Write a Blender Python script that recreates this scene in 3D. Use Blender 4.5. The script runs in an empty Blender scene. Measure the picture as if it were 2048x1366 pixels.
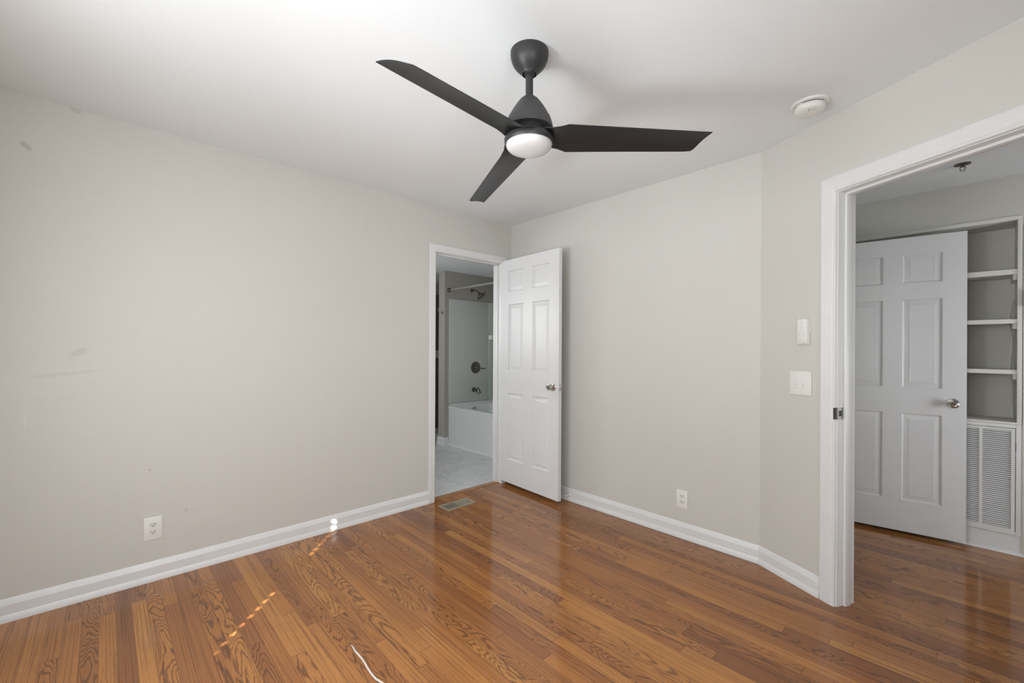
import bpy, bmesh, math, random
from mathutils import Vector, Matrix

sc = bpy.context.scene
COL = sc.collection
PI = math.pi

# ------------------------------------------------------------------ camera
W_PX, H_PX = 2048, 1366
F_PX, YAW, ROLL, CY_PX = 866.547, -0.816977, 0.0052360, 697.054
CAM = Vector((3.04135, -2.83725, 1.26591))
cd = bpy.data.cameras.new('camera')
cam = bpy.data.objects.new('camera', cd)
COL.objects.link(cam)
cd.sensor_fit = 'HORIZONTAL'
cd.sensor_width = 36.0
cd.lens = 36.0 * F_PX / W_PX
cd.shift_y = (CY_PX - H_PX / 2) / W_PX
cd.clip_start = 0.02
fw = Vector((math.sin(YAW), math.cos(YAW), 0))
rt = Vector((math.cos(YAW), -math.sin(YAW), 0))
upv = Vector((0, 0, 1))
cR, sR = math.cos(ROLL), math.sin(ROLL)
# image-right and image-up axes after the small roll
ax = rt * cR + upv * sR
ay = -rt * sR + upv * cR
cam.matrix_world = Matrix(((ax.x, ay.x, -fw.x, CAM.x), (ax.y, ay.y, -fw.y, CAM.y),
                           (ax.z, ay.z, -fw.z, CAM.z), (0, 0, 0, 1)))
sc.camera = cam

# ------------------------------------------------------------------ colour management
sc.view_settings.view_transform = 'Standard'
sc.view_settings.look = 'None'
sc.view_settings.exposure = 0.09
sc.view_settings.gamma = 1.0
sc.view_settings.use_curve_mapping = False

# ------------------------------------------------------------------ world
wd_ = bpy.data.worlds.new('world')
sc.world = wd_
wd_.use_nodes = True
wn_ = wd_.node_tree
bgn = wn_.nodes['Background']
bgn.inputs[0].default_value = (0.75, 0.86, 1.0, 1)
bgn.inputs[1].default_value = 1.5


# ------------------------------------------------------------------ lights
def light(name, kind, loc, energy, color=(1, 1, 1), target=None, size=(1, 1), spread=None):
    l = bpy.data.lights.new(name, kind)
    l.energy = energy
    l.color = color
    if kind == 'AREA':
        l.shape = 'RECTANGLE'
        l.size, l.size_y = size
        if spread:
            l.spread = math.radians(spread)
    o = bpy.data.objects.new(name, l)
    COL.objects.link(o)
    o.location = loc
    if target is not None:
        d = Vector(target) - Vector(loc)
        o.rotation_euler = d.to_track_quat('-Z', 'Y').to_euler()
    return o


# the sun comes in at azimuth (-.73,.68), elevation 33.7 deg, through the blind's cord holes
sun = light('sun', 'SUN', (4, -6, 5), 100.0, (1.0, 0.93, 0.82))
sun.data.angle = math.radians(0.53)
_h = Vector((-0.7315, 0.6818, 0))
_d = _h * math.cos(math.radians(33.7)) + Vector((0, 0, -math.sin(math.radians(33.7))))
sun.rotation_euler = _d.to_track_quat('-Z', 'Y').to_euler()

# daylight scattered by the window blind into the room, and bounced up by its tilted slats
DAY = (0.940, 0.976, 1.0)
light('window_daylight', 'AREA', (1.62, -3.38, 1.45), 26.0, DAY, (1.62, 0, 0.95), (0.95, 1.10))
light('second_window_daylight', 'AREA', (2.75, -3.38, 1.45), 13.0, DAY, (2.4, 0, 1.25), (0.75, 1.10))  # added fill lamp; the right-hand window was put in to carry it
light('window_bounce', 'AREA', (1.62, -3.36, 0.95), 3.2, DAY, (1.8, -0.6, 2.44), (0.80, 0.22), 70)
# added fill from right of the camera; its window is made up
light('side_window_daylight', 'AREA', (3.50, -2.5, 1.35), 15.0, DAY, (0, -2.6, 1.2), (0.95, 1.10))
# daylight from the far end of the hall
light('hall_daylight', 'AREA', (4.95, 0.25, 1.05), 9.0, DAY, (2.6, 1.1, 1.15), (0.8, 1.1), 110)
# added fill for the bathroom; no window is known there
light('bathroom_daylight', 'AREA', (-1.20, -1.50, 1.6), 14.0, (0.95, 0.99, 0.98), (-0.9, 0.6, 1.1), (0.6, 0.7))


# ------------------------------------------------------------------ materials
def mat(name, color, rough=0.5, metal=0.0, spec=0.5, noise=0.0, nscale=20.0, bump=0.0, bscale=200.0, coat=0.0):
    m = bpy.data.materials.new(name)
    m.use_nodes = True
    nt = m.node_tree
    b = nt.nodes['Principled BSDF']
    b.inputs['Base Color'].default_value = (*color, 1)
    b.inputs['Roughness'].default_value = rough
    b.inputs['Metallic'].default_value = metal
    b.inputs['Specular IOR Level'].default_value = spec
    b.inputs['Coat Weight'].default_value = coat
    tc = nt.nodes.new('ShaderNodeTexCoord')
    if noise:
        n = nt.nodes.new('ShaderNodeTexNoise')
        n.inputs['Scale'].default_value = nscale
        n.inputs['Detail'].default_value = 3
        nt.links.new(tc.outputs['Object'], n.inputs['Vector'])
        r = nt.nodes.new('ShaderNodeMapRange')
        r.inputs['From Min'].default_value = 0.3
        r.inputs['From Max'].default_value = 0.7
        r.inputs['To Min'].default_value = 1 - noise
        r.inputs['To Max'].default_value = 1 + noise
        nt.links.new(n.outputs['Fac'], r.inputs['Value'])
        mx = nt.nodes.new('ShaderNodeVectorMath')
        mx.operation = 'SCALE'
        mx.inputs[0].default_value = color
        nt.links.new(r.outputs[0], mx.inputs['Scale'])
        nt.links.new(mx.outputs[0], b.inputs['Base Color'])
    if bump:
        n2 = nt.nodes.new('ShaderNodeTexNoise')
        n2.inputs['Scale'].default_value = bscale
        n2.inputs['Detail'].default_value = 2
        nt.links.new(tc.outputs['Object'], n2.inputs['Vector'])
        bp = nt.nodes.new('ShaderNodeBump')
        bp.inputs['Strength'].default_value = bump
        bp.inputs['Distance'].default_value = 0.002
        nt.links.new(n2.outputs['Fac'], bp.inputs['Height'])
        nt.links.new(bp.outputs[0], b.inputs['Normal'])
    return m


WALLC = (0.636, 0.626, 0.588)
M = {}
M['wall'] = mat('wall_paint', WALLC, 0.55, spec=0.3, noise=0.012, nscale=1.3, bump=0.06, bscale=160)
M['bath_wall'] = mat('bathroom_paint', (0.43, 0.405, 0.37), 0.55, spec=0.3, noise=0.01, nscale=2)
M['ceil'] = mat('ceiling_paint', (0.835, 0.86, 0.880), 0.8, spec=0.2, noise=0.006, nscale=1.5, bump=0.05, bscale=120)
M['trim'] = mat('white_trim_paint', (0.765, 0.77, 0.77), 0.32, noise=0.01, nscale=9)
M['door'] = mat('white_door_paint', (0.755, 0.76, 0.77), 0.34, noise=0.008, nscale=7, bump=0.05, bscale=90)
M['plastic'] = mat('white_plastic', (0.82, 0.815, 0.79), 0.3, noise=0.005)
M['plastic2'] = mat('off_white_plastic', (0.74, 0.735, 0.71), 0.35, noise=0.005)
M['mark'] = mat('grey_print', (0.35, 0.35, 0.34), 0.5, noise=0.02)
M['print'] = mat('pale_print', (0.60, 0.60, 0.58), 0.5, noise=0.02)
M['red'] = mat('red_indicator', (0.62, 0.38, 0.37), 0.4, noise=0.02)
M['green'] = mat('green_indicator', (0.36, 0.45, 0.36), 0.4, noise=0.02)
M['slot'] = mat('dark_slot', (0.03, 0.03, 0.03), 0.6, noise=0.05)
M['black'] = mat('matte_black_metal', (0.030, 0.030, 0.031), 0.42, spec=0.45, noise=0.04, nscale=6)
M['motor'] = mat('matte_black_motor', (0.058, 0.058, 0.059), 0.5, spec=0.4, noise=0.03, nscale=6)
M['blade'] = mat('black_blade', (0.013, 0.0132, 0.0138), 0.40, spec=0.55, noise=0.05, nscale=5)
M['lens'] = mat('frosted_glass', (0.66, 0.66, 0.66), 0.28, noise=0.015, nscale=14, coat=0.1)
M['chrome'] = mat('satin_nickel', (0.62, 0.60, 0.57), 0.16, metal=1.0, noise=0.03)
M['bright'] = mat('brushed_steel', (0.86, 0.85, 0.83), 0.38, metal=1.0, noise=0.02)
M['bronze'] = mat('dark_nickel', (0.14, 0.135, 0.125), 0.3, metal=0.85, noise=0.03)
M['tub'] = mat('white_acrylic', (0.74, 0.755, 0.75), 0.18, spec=0.5, noise=0.004)
M['surround'] = mat('acrylic_surround', (0.62, 0.64, 0.615), 0.25, spec=0.5, noise=0.006)
M['cabinet'] = mat('dark_cabinet', (0.085, 0.082, 0.073), 0.5, noise=0.05, nscale=4)
M['cabinet_pale'] = mat('pale_rail', (0.40, 0.40, 0.39), 0.5, noise=0.02)
M['register'] = mat('tan_metal', (0.42, 0.36, 0.27), 0.4, metal=0.2, noise=0.03)
M['register_in'] = mat('tan_damper', (0.30, 0.26, 0.20), 0.5, noise=0.03)
M['cord'] = mat('white_cord', (0.74, 0.68, 0.63), 0.7, noise=0.08, nscale=160)
M['shelf'] = mat('white_shelf_paint', (0.74, 0.725, 0.68), 0.4, noise=0.01)
M['niche'] = mat('niche_paint', (0.72, 0.70, 0.65), 0.55, spec=0.3, noise=0.01)
M['grille'] = mat('white_grille_metal', (0.76, 0.76, 0.75), 0.4, noise=0.01)
M['darkgrey'] = mat('dark_grey_plastic', (0.16, 0.155, 0.15), 0.4, noise=0.02)
M['blind'] = mat('blind_slat', (0.78, 0.77, 0.74), 0.5, noise=0.01)


def node_math(nt, op, a, b=None, c=None):
    n = nt.nodes.new('ShaderNodeMath')
    n.operation = op
    for i, v in enumerate((a, b, c)):
        if v is None:
            continue
        if isinstance(v, (int, float)):
            n.inputs[i].default_value = v
        else:
            nt.links.new(v, n.inputs[i])
    return n.outputs[0]


def node_mix(nt, fac, a, b):
    n = nt.nodes.new('ShaderNodeMix')
    n.data_type = 'RGBA'
    for s, v in ((n.inputs[0], fac), (n.inputs[6], a), (n.inputs[7], b)):
        if isinstance(v, (int, float)):
            s.default_value = v
        elif isinstance(v, tuple):
            s.default_value = (*v, 1)
        else:
            nt.links.new(v, s)
    return n.outputs[2]


def node_smooth(nt, v, a, b, lo=0.0, hi=1.0):
    n = nt.nodes.new('ShaderNodeMapRange')
    n.interpolation_type = 'SMOOTHSTEP'
    n.inputs['From Min'].default_value = a
    n.inputs['From Max'].default_value = b
    n.inputs['To Min'].default_value = lo
    n.inputs['To Max'].default_value = hi
    nt.links.new(v, n.inputs['Value'])
    return n.outputs[0]


def wood_floor():
    m = bpy.data.materials.new('oak_strip_floor')
    m.use_nodes = True
    nt = m.node_tree
    L = nt.links
    b = nt.nodes['Principled BSDF']
    tc = nt.nodes.new('ShaderNodeTexCoord')
    sp = nt.nodes.new('ShaderNodeSeparateXYZ')
    L.new(tc.outputs['Object'], sp.inputs[0])
    X, Y = sp.outputs[0], sp.outputs[1]
    ma = lambda *a: node_math(nt, *a)
    PW = 0.0572
    yr = ma('DIVIDE', ma('ADD', Y, 20.013), PW)
    row = ma('FLOOR', yr)
    fr = ma('FRACT', yr)

    def white(dim, **kw):
        n = nt.nodes.new('ShaderNodeTexWhiteNoise')
        n.noise_dimensions = dim
        for k, v in kw.items():
            L.new(v, n.inputs[k])
        return n
    wr = white('1D', W=row)
    rowrand = wr.outputs['Value']
    ln = ma('MULTIPLY_ADD', rowrand, 1.0, 0.75)
    xo = ma('DIVIDE', ma('MULTIPLY_ADD', rowrand, 37.3, ma('ADD', X, 20.0)), ln)
    seg = ma('FLOOR', xo)
    fx = ma('FRACT', xo)
    cv = nt.nodes.new('ShaderNodeCombineXYZ')
    L.new(row, cv.inputs[0])
    L.new(seg, cv.inputs[1])
    wp = white('2D', Vector=cv.outputs[0])
    sc3 = nt.nodes.new('ShaderNodeSeparateColor')
    L.new(wp.outputs['Color'], sc3.inputs[0])
    r1, r2, r3 = sc3.outputs[0], sc3.outputs[1], sc3.outputs[2]
    # cathedral figure: contour lines of a stretched noise, different on every strip
    gv = nt.nodes.new('ShaderNodeCombineXYZ')
    L.new(ma('MULTIPLY_ADD', r1, 61.0, ma('MULTIPLY', X, 1.7)), gv.inputs[0])
    L.new(ma('MULTIPLY_ADD', r2, 47.0, ma('MULTIPLY', Y, 9.5)), gv.inputs[1])
    L.new(ma('MULTIPLY', r3, 23.0), gv.inputs[2])
    n1 = nt.nodes.new('ShaderNodeTexNoise')
    n1.inputs['Scale'].default_value = 1.0
    n1.inputs['Detail'].default_value = 2.0
    n1.inputs['Roughness'].default_value = 0.33
    n1.inputs['Distortion'].default_value = 0.5
    L.new(gv.outputs[0], n1.inputs['Vector'])
    # a small wobble on the lines
    wv = nt.nodes.new('ShaderNodeCombineXYZ')
    L.new(ma('MULTIPLY', X, 16.0), wv.inputs[0])
    L.new(ma('MULTIPLY', Y, 120.0), wv.inputs[1])
    L.new(ma('MULTIPLY', r1, 11.0), wv.inputs[2])
    nw = nt.nodes.new('ShaderNodeTexNoise')
    nw.inputs['Scale'].default_value = 1.0
    nw.inputs['Detail'].default_value = 2.0
    L.new(wv.outputs[0], nw.inputs['Vector'])
    freq = ma('MULTIPLY_ADD', r3, 14.0, 17.0)
    val = ma('MULTIPLY_ADD', nw.outputs['Fac'], 0.75, ma('MULTIPLY', n1.outputs['Fac'], freq))
    tri = ma('ABSOLUTE', ma('MULTIPLY_ADD', ma('FRACT', val), 2.0, -1.0))
    lines = node_smooth(nt, tri, 0.45, 0.97)
    # straight grain for the rift-sawn strips
    sv = nt.nodes.new('ShaderNodeCombineXYZ')
    L.new(ma('MULTIPLY_ADD', r2, 31.0, ma('MULTIPLY', X, 1.6)), sv.inputs[0])
    L.new(ma('MULTIPLY_ADD', r3, 17.0, ma('MULTIPLY', Y, 190.0)), sv.inputs[1])
    L.new(ma('MULTIPLY', r1, 9.0), sv.inputs[2])
    ns = nt.nodes.new('ShaderNodeTexNoise')
    ns.inputs['Scale'].default_value = 1.0
    ns.inputs['Detail'].default_value = 2.0
    L.new(sv.outputs[0], ns.inputs['Vector'])
    straight = node_smooth(nt, ns.outputs['Fac'], 0.46, 0.70)
    # which strips are which
    isc = node_smooth(nt, r2, 0.42, 0.58)
    grain = ma('ADD', ma('MULTIPLY', lines, ma('MULTIPLY', isc, 0.85)),
               ma('MULTIPLY', straight, ma('MULTIPLY_ADD', isc, -0.35, 0.68)))
    grain = ma('MINIMUM', grain, 1.0)
    # short dark pores
    pv = nt.nodes.new('ShaderNodeCombineXYZ')
    L.new(ma('MULTIPLY_ADD', r1, 19.0, ma('MULTIPLY', X, 26.0)), pv.inputs[0])
    L.new(ma('MULTIPLY', Y, 620.0), pv.inputs[1])
    npor = nt.nodes.new('ShaderNodeTexNoise')
    npor.inputs['Scale'].default_value = 1.0
    npor.inputs['Detail'].default_value = 1.0
    L.new(pv.outputs[0], npor.inputs['Vector'])
    pores = node_smooth(nt, npor.outputs['Fac'], 0.56, 0.76)
    # strip tone
    rp = nt.nodes.new('ShaderNodeValToRGB')
    e = rp.color_ramp.elements
    e[0].position, e[0].color = 0.0, (0.235, 0.091, 0.033, 1)
    e[1].position, e[1].color = 1.0, (0.510, 0.226, 0.064, 1)
    for p_, c_ in ((0.15, (0.325, 0.127, 0.041, 1)), (0.5, (0.405, 0.165, 0.048, 1)), (0.8, (0.460, 0.194, 0.055, 1))):
        q = e.new(p_)
        q.color = c_
    L.new(r1, rp.inputs[0])
    # slow blotches of stain
    nb = nt.nodes.new('ShaderNodeTexNoise')
    nb.inputs['Scale'].default_value = 5.0
    nb.inputs['Detail'].default_value = 2.0
    L.new(tc.outputs['Object'], nb.inputs['Vector'])
    blot = node_smooth(nt, nb.outputs['Fac'], 0.3, 0.7, 0.0, 0.22)
    c0 = node_mix(nt, blot, rp.outputs[0], (0.28, 0.110, 0.038))
    c1 = node_mix(nt, ma('MULTIPLY', grain, 0.80), c0, (0.095, 0.038, 0.018))
    c2 = node_mix(nt, ma('MULTIPLY', pores, 0.42), c1, (0.11, 0.045, 0.02))
    # seams between strips and at butt ends
    ed = ma('ABSOLUTE', ma('SUBTRACT', fr, 0.5))
    seam = node_smooth(nt, ed, 0.470, 0.497)
    ex = ma('MULTIPLY', ma('ABSOLUTE', ma('SUBTRACT', fx, 0.5)), ln)
    exd = ma('SUBTRACT', ma('MULTIPLY', ln, 0.5), ex)
    seam2 = node_smooth(nt, exd, 0.0006, 0.0026, 1.0, 0.0)
    sm = ma('MAXIMUM', seam, seam2)
    c3 = node_mix(nt, ma('MULTIPLY', sm, 0.50), c2, (0.045, 0.018, 0.009))
    L.new(c3, b.inputs['Base Color'])
    b.inputs['Roughness'].default_value = 0.17
    rr = node_smooth(nt, nb.outputs['Fac'], 0.3, 0.7, 0.08, 0.15)
    L.new(rr, b.inputs['Roughness'])
    b.inputs['Specular IOR Level'].default_value = 0.48
    hgt = ma('SUBTRACT', ma('MULTIPLY', nb.outputs['Fac'], 0.6), ma('MULTIPLY', sm, 0.35))
    hgt = ma('SUBTRACT', hgt, ma('MULTIPLY', grain, 0.05))
    bp = nt.nodes.new('ShaderNodeBump')
    bp.inputs['Strength'].default_value = 0.25
    bp.inputs['Distance'].default_value = 0.0015
    L.new(hgt, bp.inputs['Height'])
    L.new(bp.outputs[0], b.inputs['Normal'])
    return m


def tile_floor():
    m = bpy.data.materials.new('marble_tile')
    m.use_nodes = True
    nt = m.node_tree
    L = nt.links
    b = nt.nodes['Principled BSDF']
    tc = nt.nodes.new('ShaderNodeTexCoord')
    br = nt.nodes.new('ShaderNodeTexBrick')
    br.inputs['Scale'].default_value = 1.0
    br.inputs['Brick Width'].default_value = 0.6
    br.inputs['Row Height'].default_value = 0.3
    br.inputs['Mortar Size'].default_value = 0.0018
    br.inputs['Color1'].default_value = (0.62, 0.625, 0.63, 1)
    br.inputs['Color2'].default_value = (0.66, 0.665, 0.67, 1)
    br.inputs['Mortar'].default_value = (0.58, 0.58, 0.58, 1)
    L.new(tc.outputs['Object'], br.inputs['Vector'])
    n = nt.nodes.new('ShaderNodeTexNoise')
    n.inputs['Scale'].default_value = 2.6
    n.inputs['Detail'].default_value = 5
    n.inputs['Distortion'].default_value = 1.6
    L.new(tc.outputs['Object'], n.inputs['Vector'])
    v = node_math(nt, 'ABSOLUTE', node_math(nt, 'SUBTRACT', n.outputs['Fac'], 0.5))
    vein = node_smooth(nt, v, 0.0, 0.05, 0.35, 0.0)
    L.new(node_mix(nt, vein, br.outputs['Color'], (0.40, 0.40, 0.42)), b.inputs['Base Color'])
    b.inputs['Roughness'].default_value = 0.22
    return m


def marked_wall():
    """wall paint with the touched-up patches and scuffs the left wall carries"""
    m = mat('wall_paint_scuffed', WALLC, 0.55, spec=0.3, noise=0.012, nscale=1.3, bump=0.06, bscale=160)
    nt = m.node_tree
    L = nt.links
    b = nt.nodes['Principled BSDF']
    src = b.inputs['Base Color'].links[0].from_socket
    tc = [n for n in nt.nodes if n.type == 'TEX_COORD'][0]
    sp = nt.nodes.new('ShaderNodeSeparateXYZ')
    L.new(tc.outputs['Object'], sp.inputs[0])
    Y, Z = sp.outputs[1], sp.outputs[2]
    ma = lambda *a: node_math(nt, *a)
    nz = nt.nodes.new('ShaderNodeTexNoise')
    nz.inputs['Scale'].default_value = 14.0
    nz.inputs['Detail'].default_value = 3
    L.new(tc.outputs['Object'], nz.inputs['Vector'])
    cur = src
    spots = [(-3.112, 2.203, 0.013, 0.030, 0.8, (0.36, 0.35, 0.33), 0.45),
             (-2.945, 2.432, 0.022, 0.016, 0.0, (0.42, 0.41, 0.39), 0.35),
             (-2.935, 1.235, 0.045, 0.020, 0.5, (0.45, 0.44, 0.41), 0.30),
             (-3.04, 1.11, 0.20, 0.10, 0.2, (0.66, 0.655, 0.63), 0.35),
             (-2.98, 1.13, 0.16, 0.012, 0.1, (0.48, 0.47, 0.44), 0.22),
             (-3.11, 0.92, 0.006, 0.05, 0.0, (0.70, 0.70, 0.68), 0.4),
             (-2.66, 0.60, 0.006, 0.006, 0, (0.3, 0.3, 0.3), 0.5),
             (-2.50, 0.345, 0.010, 0.010, 0, (0.47, 0.45, 0.43), 0.5)]
    for (y0, z0, ry, rz, a, c, k) in spots:
        dy = ma('SUBTRACT', Y, y0)
        dz = ma('SUBTRACT', Z, z0)
        ca, sa = math.cos(a), math.sin(a)
        u = ma('DIVIDE', ma('ADD', ma('MULTIPLY', dy, ca), ma('MULTIPLY', dz, sa)), ry)
        v = ma('DIVIDE', ma('SUBTRACT', ma('MULTIPLY', dz, ca), ma('MULTIPLY', dy, sa)), rz)
        d = ma('SQRT', ma('ADD', ma('MULTIPLY', u, u), ma('MULTIPLY', v, v)))
        d = ma('MULTIPLY_ADD', nz.outputs['Fac'], 0.8, ma('SUBTRACT', d, 0.4))
        f = node_smooth(nt, d, 0.55, 1.1, k, 0.0)
        cur = node_mix(nt, f, cur, c)
    L.new(cur, b.inputs['Base Color'])
    return m


M['floor'] = wood_floor()
M['tile'] = tile_floor()
M['wall_marked'] = marked_wall()
M['oak'] = mat('oak_threshold', (0.36, 0.18, 0.085), 0.3, noise=0.2, nscale=25)


# ------------------------------------------------------------------ mesh helper
class MB:
    def __init__(self, T=None):
        self.bm = bmesh.new()
        self.T = T or Matrix.Identity(4)

    def poly(self, pts):
        vs = [self.bm.verts.new(self.T @ Vector(p)) for p in pts]
        return self.bm.faces.new(vs)

    def box(self, lo, hi, bevel=0.0, R=None):
        M_ = R or Matrix.Identity(4)
        c = [(x, y, z) for x in (lo[0], hi[0]) for y in (lo[1], hi[1]) for z in (lo[2], hi[2])]
        v = [self.bm.verts.new(self.T @ (M_ @ Vector(p))) for p in c]
        fs = [self.bm.faces.new([v[i] for i in q]) for q in
              ((0, 1, 3, 2), (4, 6, 7, 5), (0, 4, 5, 1), (2, 3, 7, 6), (0, 2, 6, 4), (1, 5, 7, 3))]
        if bevel:
            es = set(e for f in fs for e in f.edges)
            bmesh.ops.bevel(self.bm, geom=list(es), offset=bevel, segments=2, profile=0.5, affect='EDGES')
        return self

    def prism(self, pts2, z0, z1):
        n = len(pts2)
        a = [self.bm.verts.new(self.T @ Vector((x, y, z0))) for x, y in pts2]
        b = [self.bm.verts.new(self.T @ Vector((x, y, z1))) for x, y in pts2]
        self.bm.faces.new(list(reversed(a)))
        self.bm.faces.new(b)
        for i in range(n):
            j = (i + 1) % n
            self.bm.faces.new((a[i], a[j], b[j], b[i]))
        return self

    def extrude(self, prof, p0, p1, u, v, m0=0.0, m1=0.0):
        """sweep a closed 2-D profile (u,v coords) from p0 to p1; m0/m1 shear the ends along u (mitres)"""
        p0, p1, u, v = Vector(p0), Vector(p1), Vector(u), Vector(v)
        d = (p1 - p0).normalized()
        a = [self.bm.verts.new(self.T @ (p0 + u * x + v * y + d * (m0 * x))) for x, y in prof]
        b = [self.bm.verts.new(self.T @ (p1 + u * x + v * y + d * (m1 * x))) for x, y in prof]
        n = len(prof)
        for i in range(n):
            j = (i + 1) % n
            self.bm.faces.new((a[i], a[j], b[j], b[i]))
        self.bm.faces.new(list(reversed(a)))
        self.bm.faces.new(b)
        return self

    def lathe(self, prof, origin=(0, 0, 0), axis=(0, 0, 1), seg=40, sx=1.0, sy=1.0):
        """prof: list of (r,h) along axis"""
        ax_ = Vector(axis).normalized()
        t = Vector((0, 0, 1)) if abs(ax_.z) < 0.9 else Vector((1, 0, 0))
        e1 = t.cross(ax_).normalized()
        e2 = ax_.cross(e1)
        o = Vector(origin)
        rings = []
        for r, h in prof:
            if r < 1e-6:
                rings.append([self.bm.verts.new(self.T @ (o + ax_ * h))])
            else:
                rings.append([self.bm.verts.new(self.T @ (o + ax_ * h + e1 * (r * sx * math.cos(2 * PI * k / seg)) +
                                                          e2 * (r * sy * math.sin(2 * PI * k / seg)))) for k in range(seg)])
        for A, B in zip(rings, rings[1:]):
            if len(A) == 1 and len(B) == 1:
                continue
            for k in range(seg):
                k2 = (k + 1) % seg
                if len(A) == 1:
                    self.bm.faces.new((A[0], B[k2], B[k]))
                elif len(B) == 1:
                    self.bm.faces.new((A[k], A[k2], B[0]))
                else:
                    self.bm.faces.new((A[k], A[k2], B[k2], B[k]))
        return self

    def tube(self, pts, r, seg=10):
        pts = [Vector(p) for p in pts]
        rad = r if isinstance(r, (list, tuple)) else [r] * len(pts)
        rings = []
        prev = None
        for i, p in enumerate(pts):
            d = (pts[min(i + 1, len(pts) - 1)] - pts[max(i - 1, 0)]).normalized()
            if prev is None:
                t = Vector((0, 0, 1)) if abs(d.z) < 0.9 else Vector((1, 0, 0))
                e1 = t.cross(d).normalized()
            else:
                e1 = (prev - d * prev.dot(d)).normalized()
            prev = e1
            e2 = d.cross(e1)
            rings.append([self.bm.verts.new(self.T @ (p + (e1 * math.cos(2 * PI * k / seg) + e2 * math.sin(2 * PI * k / seg)) * rad[i]))
                          for k in range(seg)])
        for A, B in zip(rings, rings[1:]):
            for k in range(seg):
                k2 = (k + 1) % seg
                self.bm.faces.new((A[k], A[k2], B[k2], B[k]))
        self.bm.faces.new(list(reversed(rings[0])))
        self.bm.faces.new(rings[-1])
        return self

    def build(self, name, material, parent=None, smooth=35, loc=None):
        bmesh.ops.recalc_face_normals(self.bm, faces=self.bm.faces)
        me = bpy.data.meshes.new(name)
        self.bm.to_mesh(me)
        self.bm.free()
        me.materials.append(material)
        me.polygons.foreach_set('use_smooth', [True] * len(me.polygons))
        me.set_sharp_from_angle(angle=math.radians(smooth))
        o = bpy.data.objects.new(name, me)
        COL.objects.link(o)
        if loc is not None:
            o.location = loc
        if parent:
            o.parent = parent
        return o


def empty(name, loc=(0, 0, 0), rot=None):
    o = bpy.data.objects.new(name, None)
    o.empty_display_size = 0.05
    COL.objects.link(o)
    if rot is not None:
        o.matrix_world = Matrix.Translation(loc) @ rot.to_4x4()
    else:
        o.location = loc
    return o


def tag(o, label=None, cat=None, group=None, kind=None):
    if label:
        o['label'] = label
    if cat:
        o['category'] = cat
    if group:
        o['group'] = group
    if kind:
        o['kind'] = kind
    return o


def struct(o, label, cat):
    return tag(o, label, cat, None, 'structure')


def frame_matrix(ex, ey, ez):
    ex, ey, ez = Vector(ex), Vector(ey), Vector(ez)
    return Matrix(((ex.x, ey.x, ez.x), (ex.y, ey.y, ez.y), (ex.z, ey.z, ez.z)))


def ring(rx, ry, n=16, a0=0, a1=2 * PI, cx=0, cy=0):
    return [(cx + rx * math.cos(a0 + (a1 - a0) * k / n), cy + ry * math.sin(a0 + (a1 - a0) * k / n)) for k in range(n)]


# ------------------------------------------------------------------ room dimensions
H = 2.44            # bedroom ceiling
HH = 2.365          # hall ceiling
HB = 2.275          # bathroom ceiling
BX = 2.1757         # where the back wall bends
ANG = 0.463059
WD = Vector((math.cos(ANG), -math.sin(ANG), 0))      # along the angled wall, to the right
WN = Vector((-math.sin(ANG), -math.cos(ANG), 0))     # its normal, into the bedroom
TW = 0.115                                           # its thickness
WEND = 1.55
SY = -3.52          # bedroom's window wall
EX = BX + WEND * WD.x
EYc = WEND * WD.y
# doorway in the left wall (to the bathroom)
D1A, D1B, D1H = -0.856, -0.125, 2.062
# doorway in the angled wall (to the hall), along WD
D2A, D2B, D2H = 0.4555, 1.218, 2.048


def WP(s, off, z):
    """a point from coordinates along the angled wall, off its face, and up"""
    p = Vector((BX, 0, 0)) + WD * s + WN * off
    return (p.x, p.y, z)


WM = Matrix.Translation((BX, 0, 0)) @ frame_matrix(WD, WN, (0, 0, 1)).to_4x4()

# ------------------------------------------------------------------ shell
m = MB()
m.prism([(-0.02, SY - 0.1), (5.3, SY - 0.1), (5.3, 1.70), (-0.02, 1.70)], -0.06, 0.0)
struct(m.build('floor', M['floor']), 'glossy brown oak strip floor of bedroom and hall', 'floor')
m = MB()
m.prism([(-2.75, -1.75), (-0.075, -1.75), (-0.075, 1.32), (-2.75, 1.32)], -0.06, 0.0)
struct(m.build('floor_bathroom', M['tile']), 'pale grey marble tile floor of the bathroom', 'floor')

wl = MB()
wl.box((-0.11, SY, 0), (0, D1A - 0.012, H + 0.02))
wl.box((-0.11, D1A - 0.012, D1H + 0.012), (0, D1B + 0.012, H + 0.02))
wl.box((-0.11, D1B + 0.012, 0), (0, 0.11, H + 0.02))
struct(wl.build('wall_left', M['wall_marked']), 'long greige left wall with scuffed patches and bathroom doorway', 'wall')

wb = MB()
wb.box((0, 0, 0), (BX + 0.02, 0.11, H + 0.02))
struct(wb.build('wall_back', M['wall']), 'greige back wall behind the open bathroom door', 'wall')

wr = MB(WM)
wr.box((0.0, -TW, 0), (D2A - 0.012, 0, H + 0.02))
wr.box((D2A - 0.012, -TW, D2H + 0.012), (D2B + 0.012, 0, H + 0.02))
wr.box((D2B + 0.012, -TW, 0), (WEND + 0.06, 0, H + 0.02))
struct(wr.build('wall_angled', M['wall']), 'greige angled wall holding the hall doorway and switch', 'wall')

m = MB()
m.box((EX, SY, 0), (EX + 0.11, EYc + 0.03, H + 0.02))
struct(m.build('wall_right', M['wall']), 'greige side wall right of the camera', 'wall')

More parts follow.
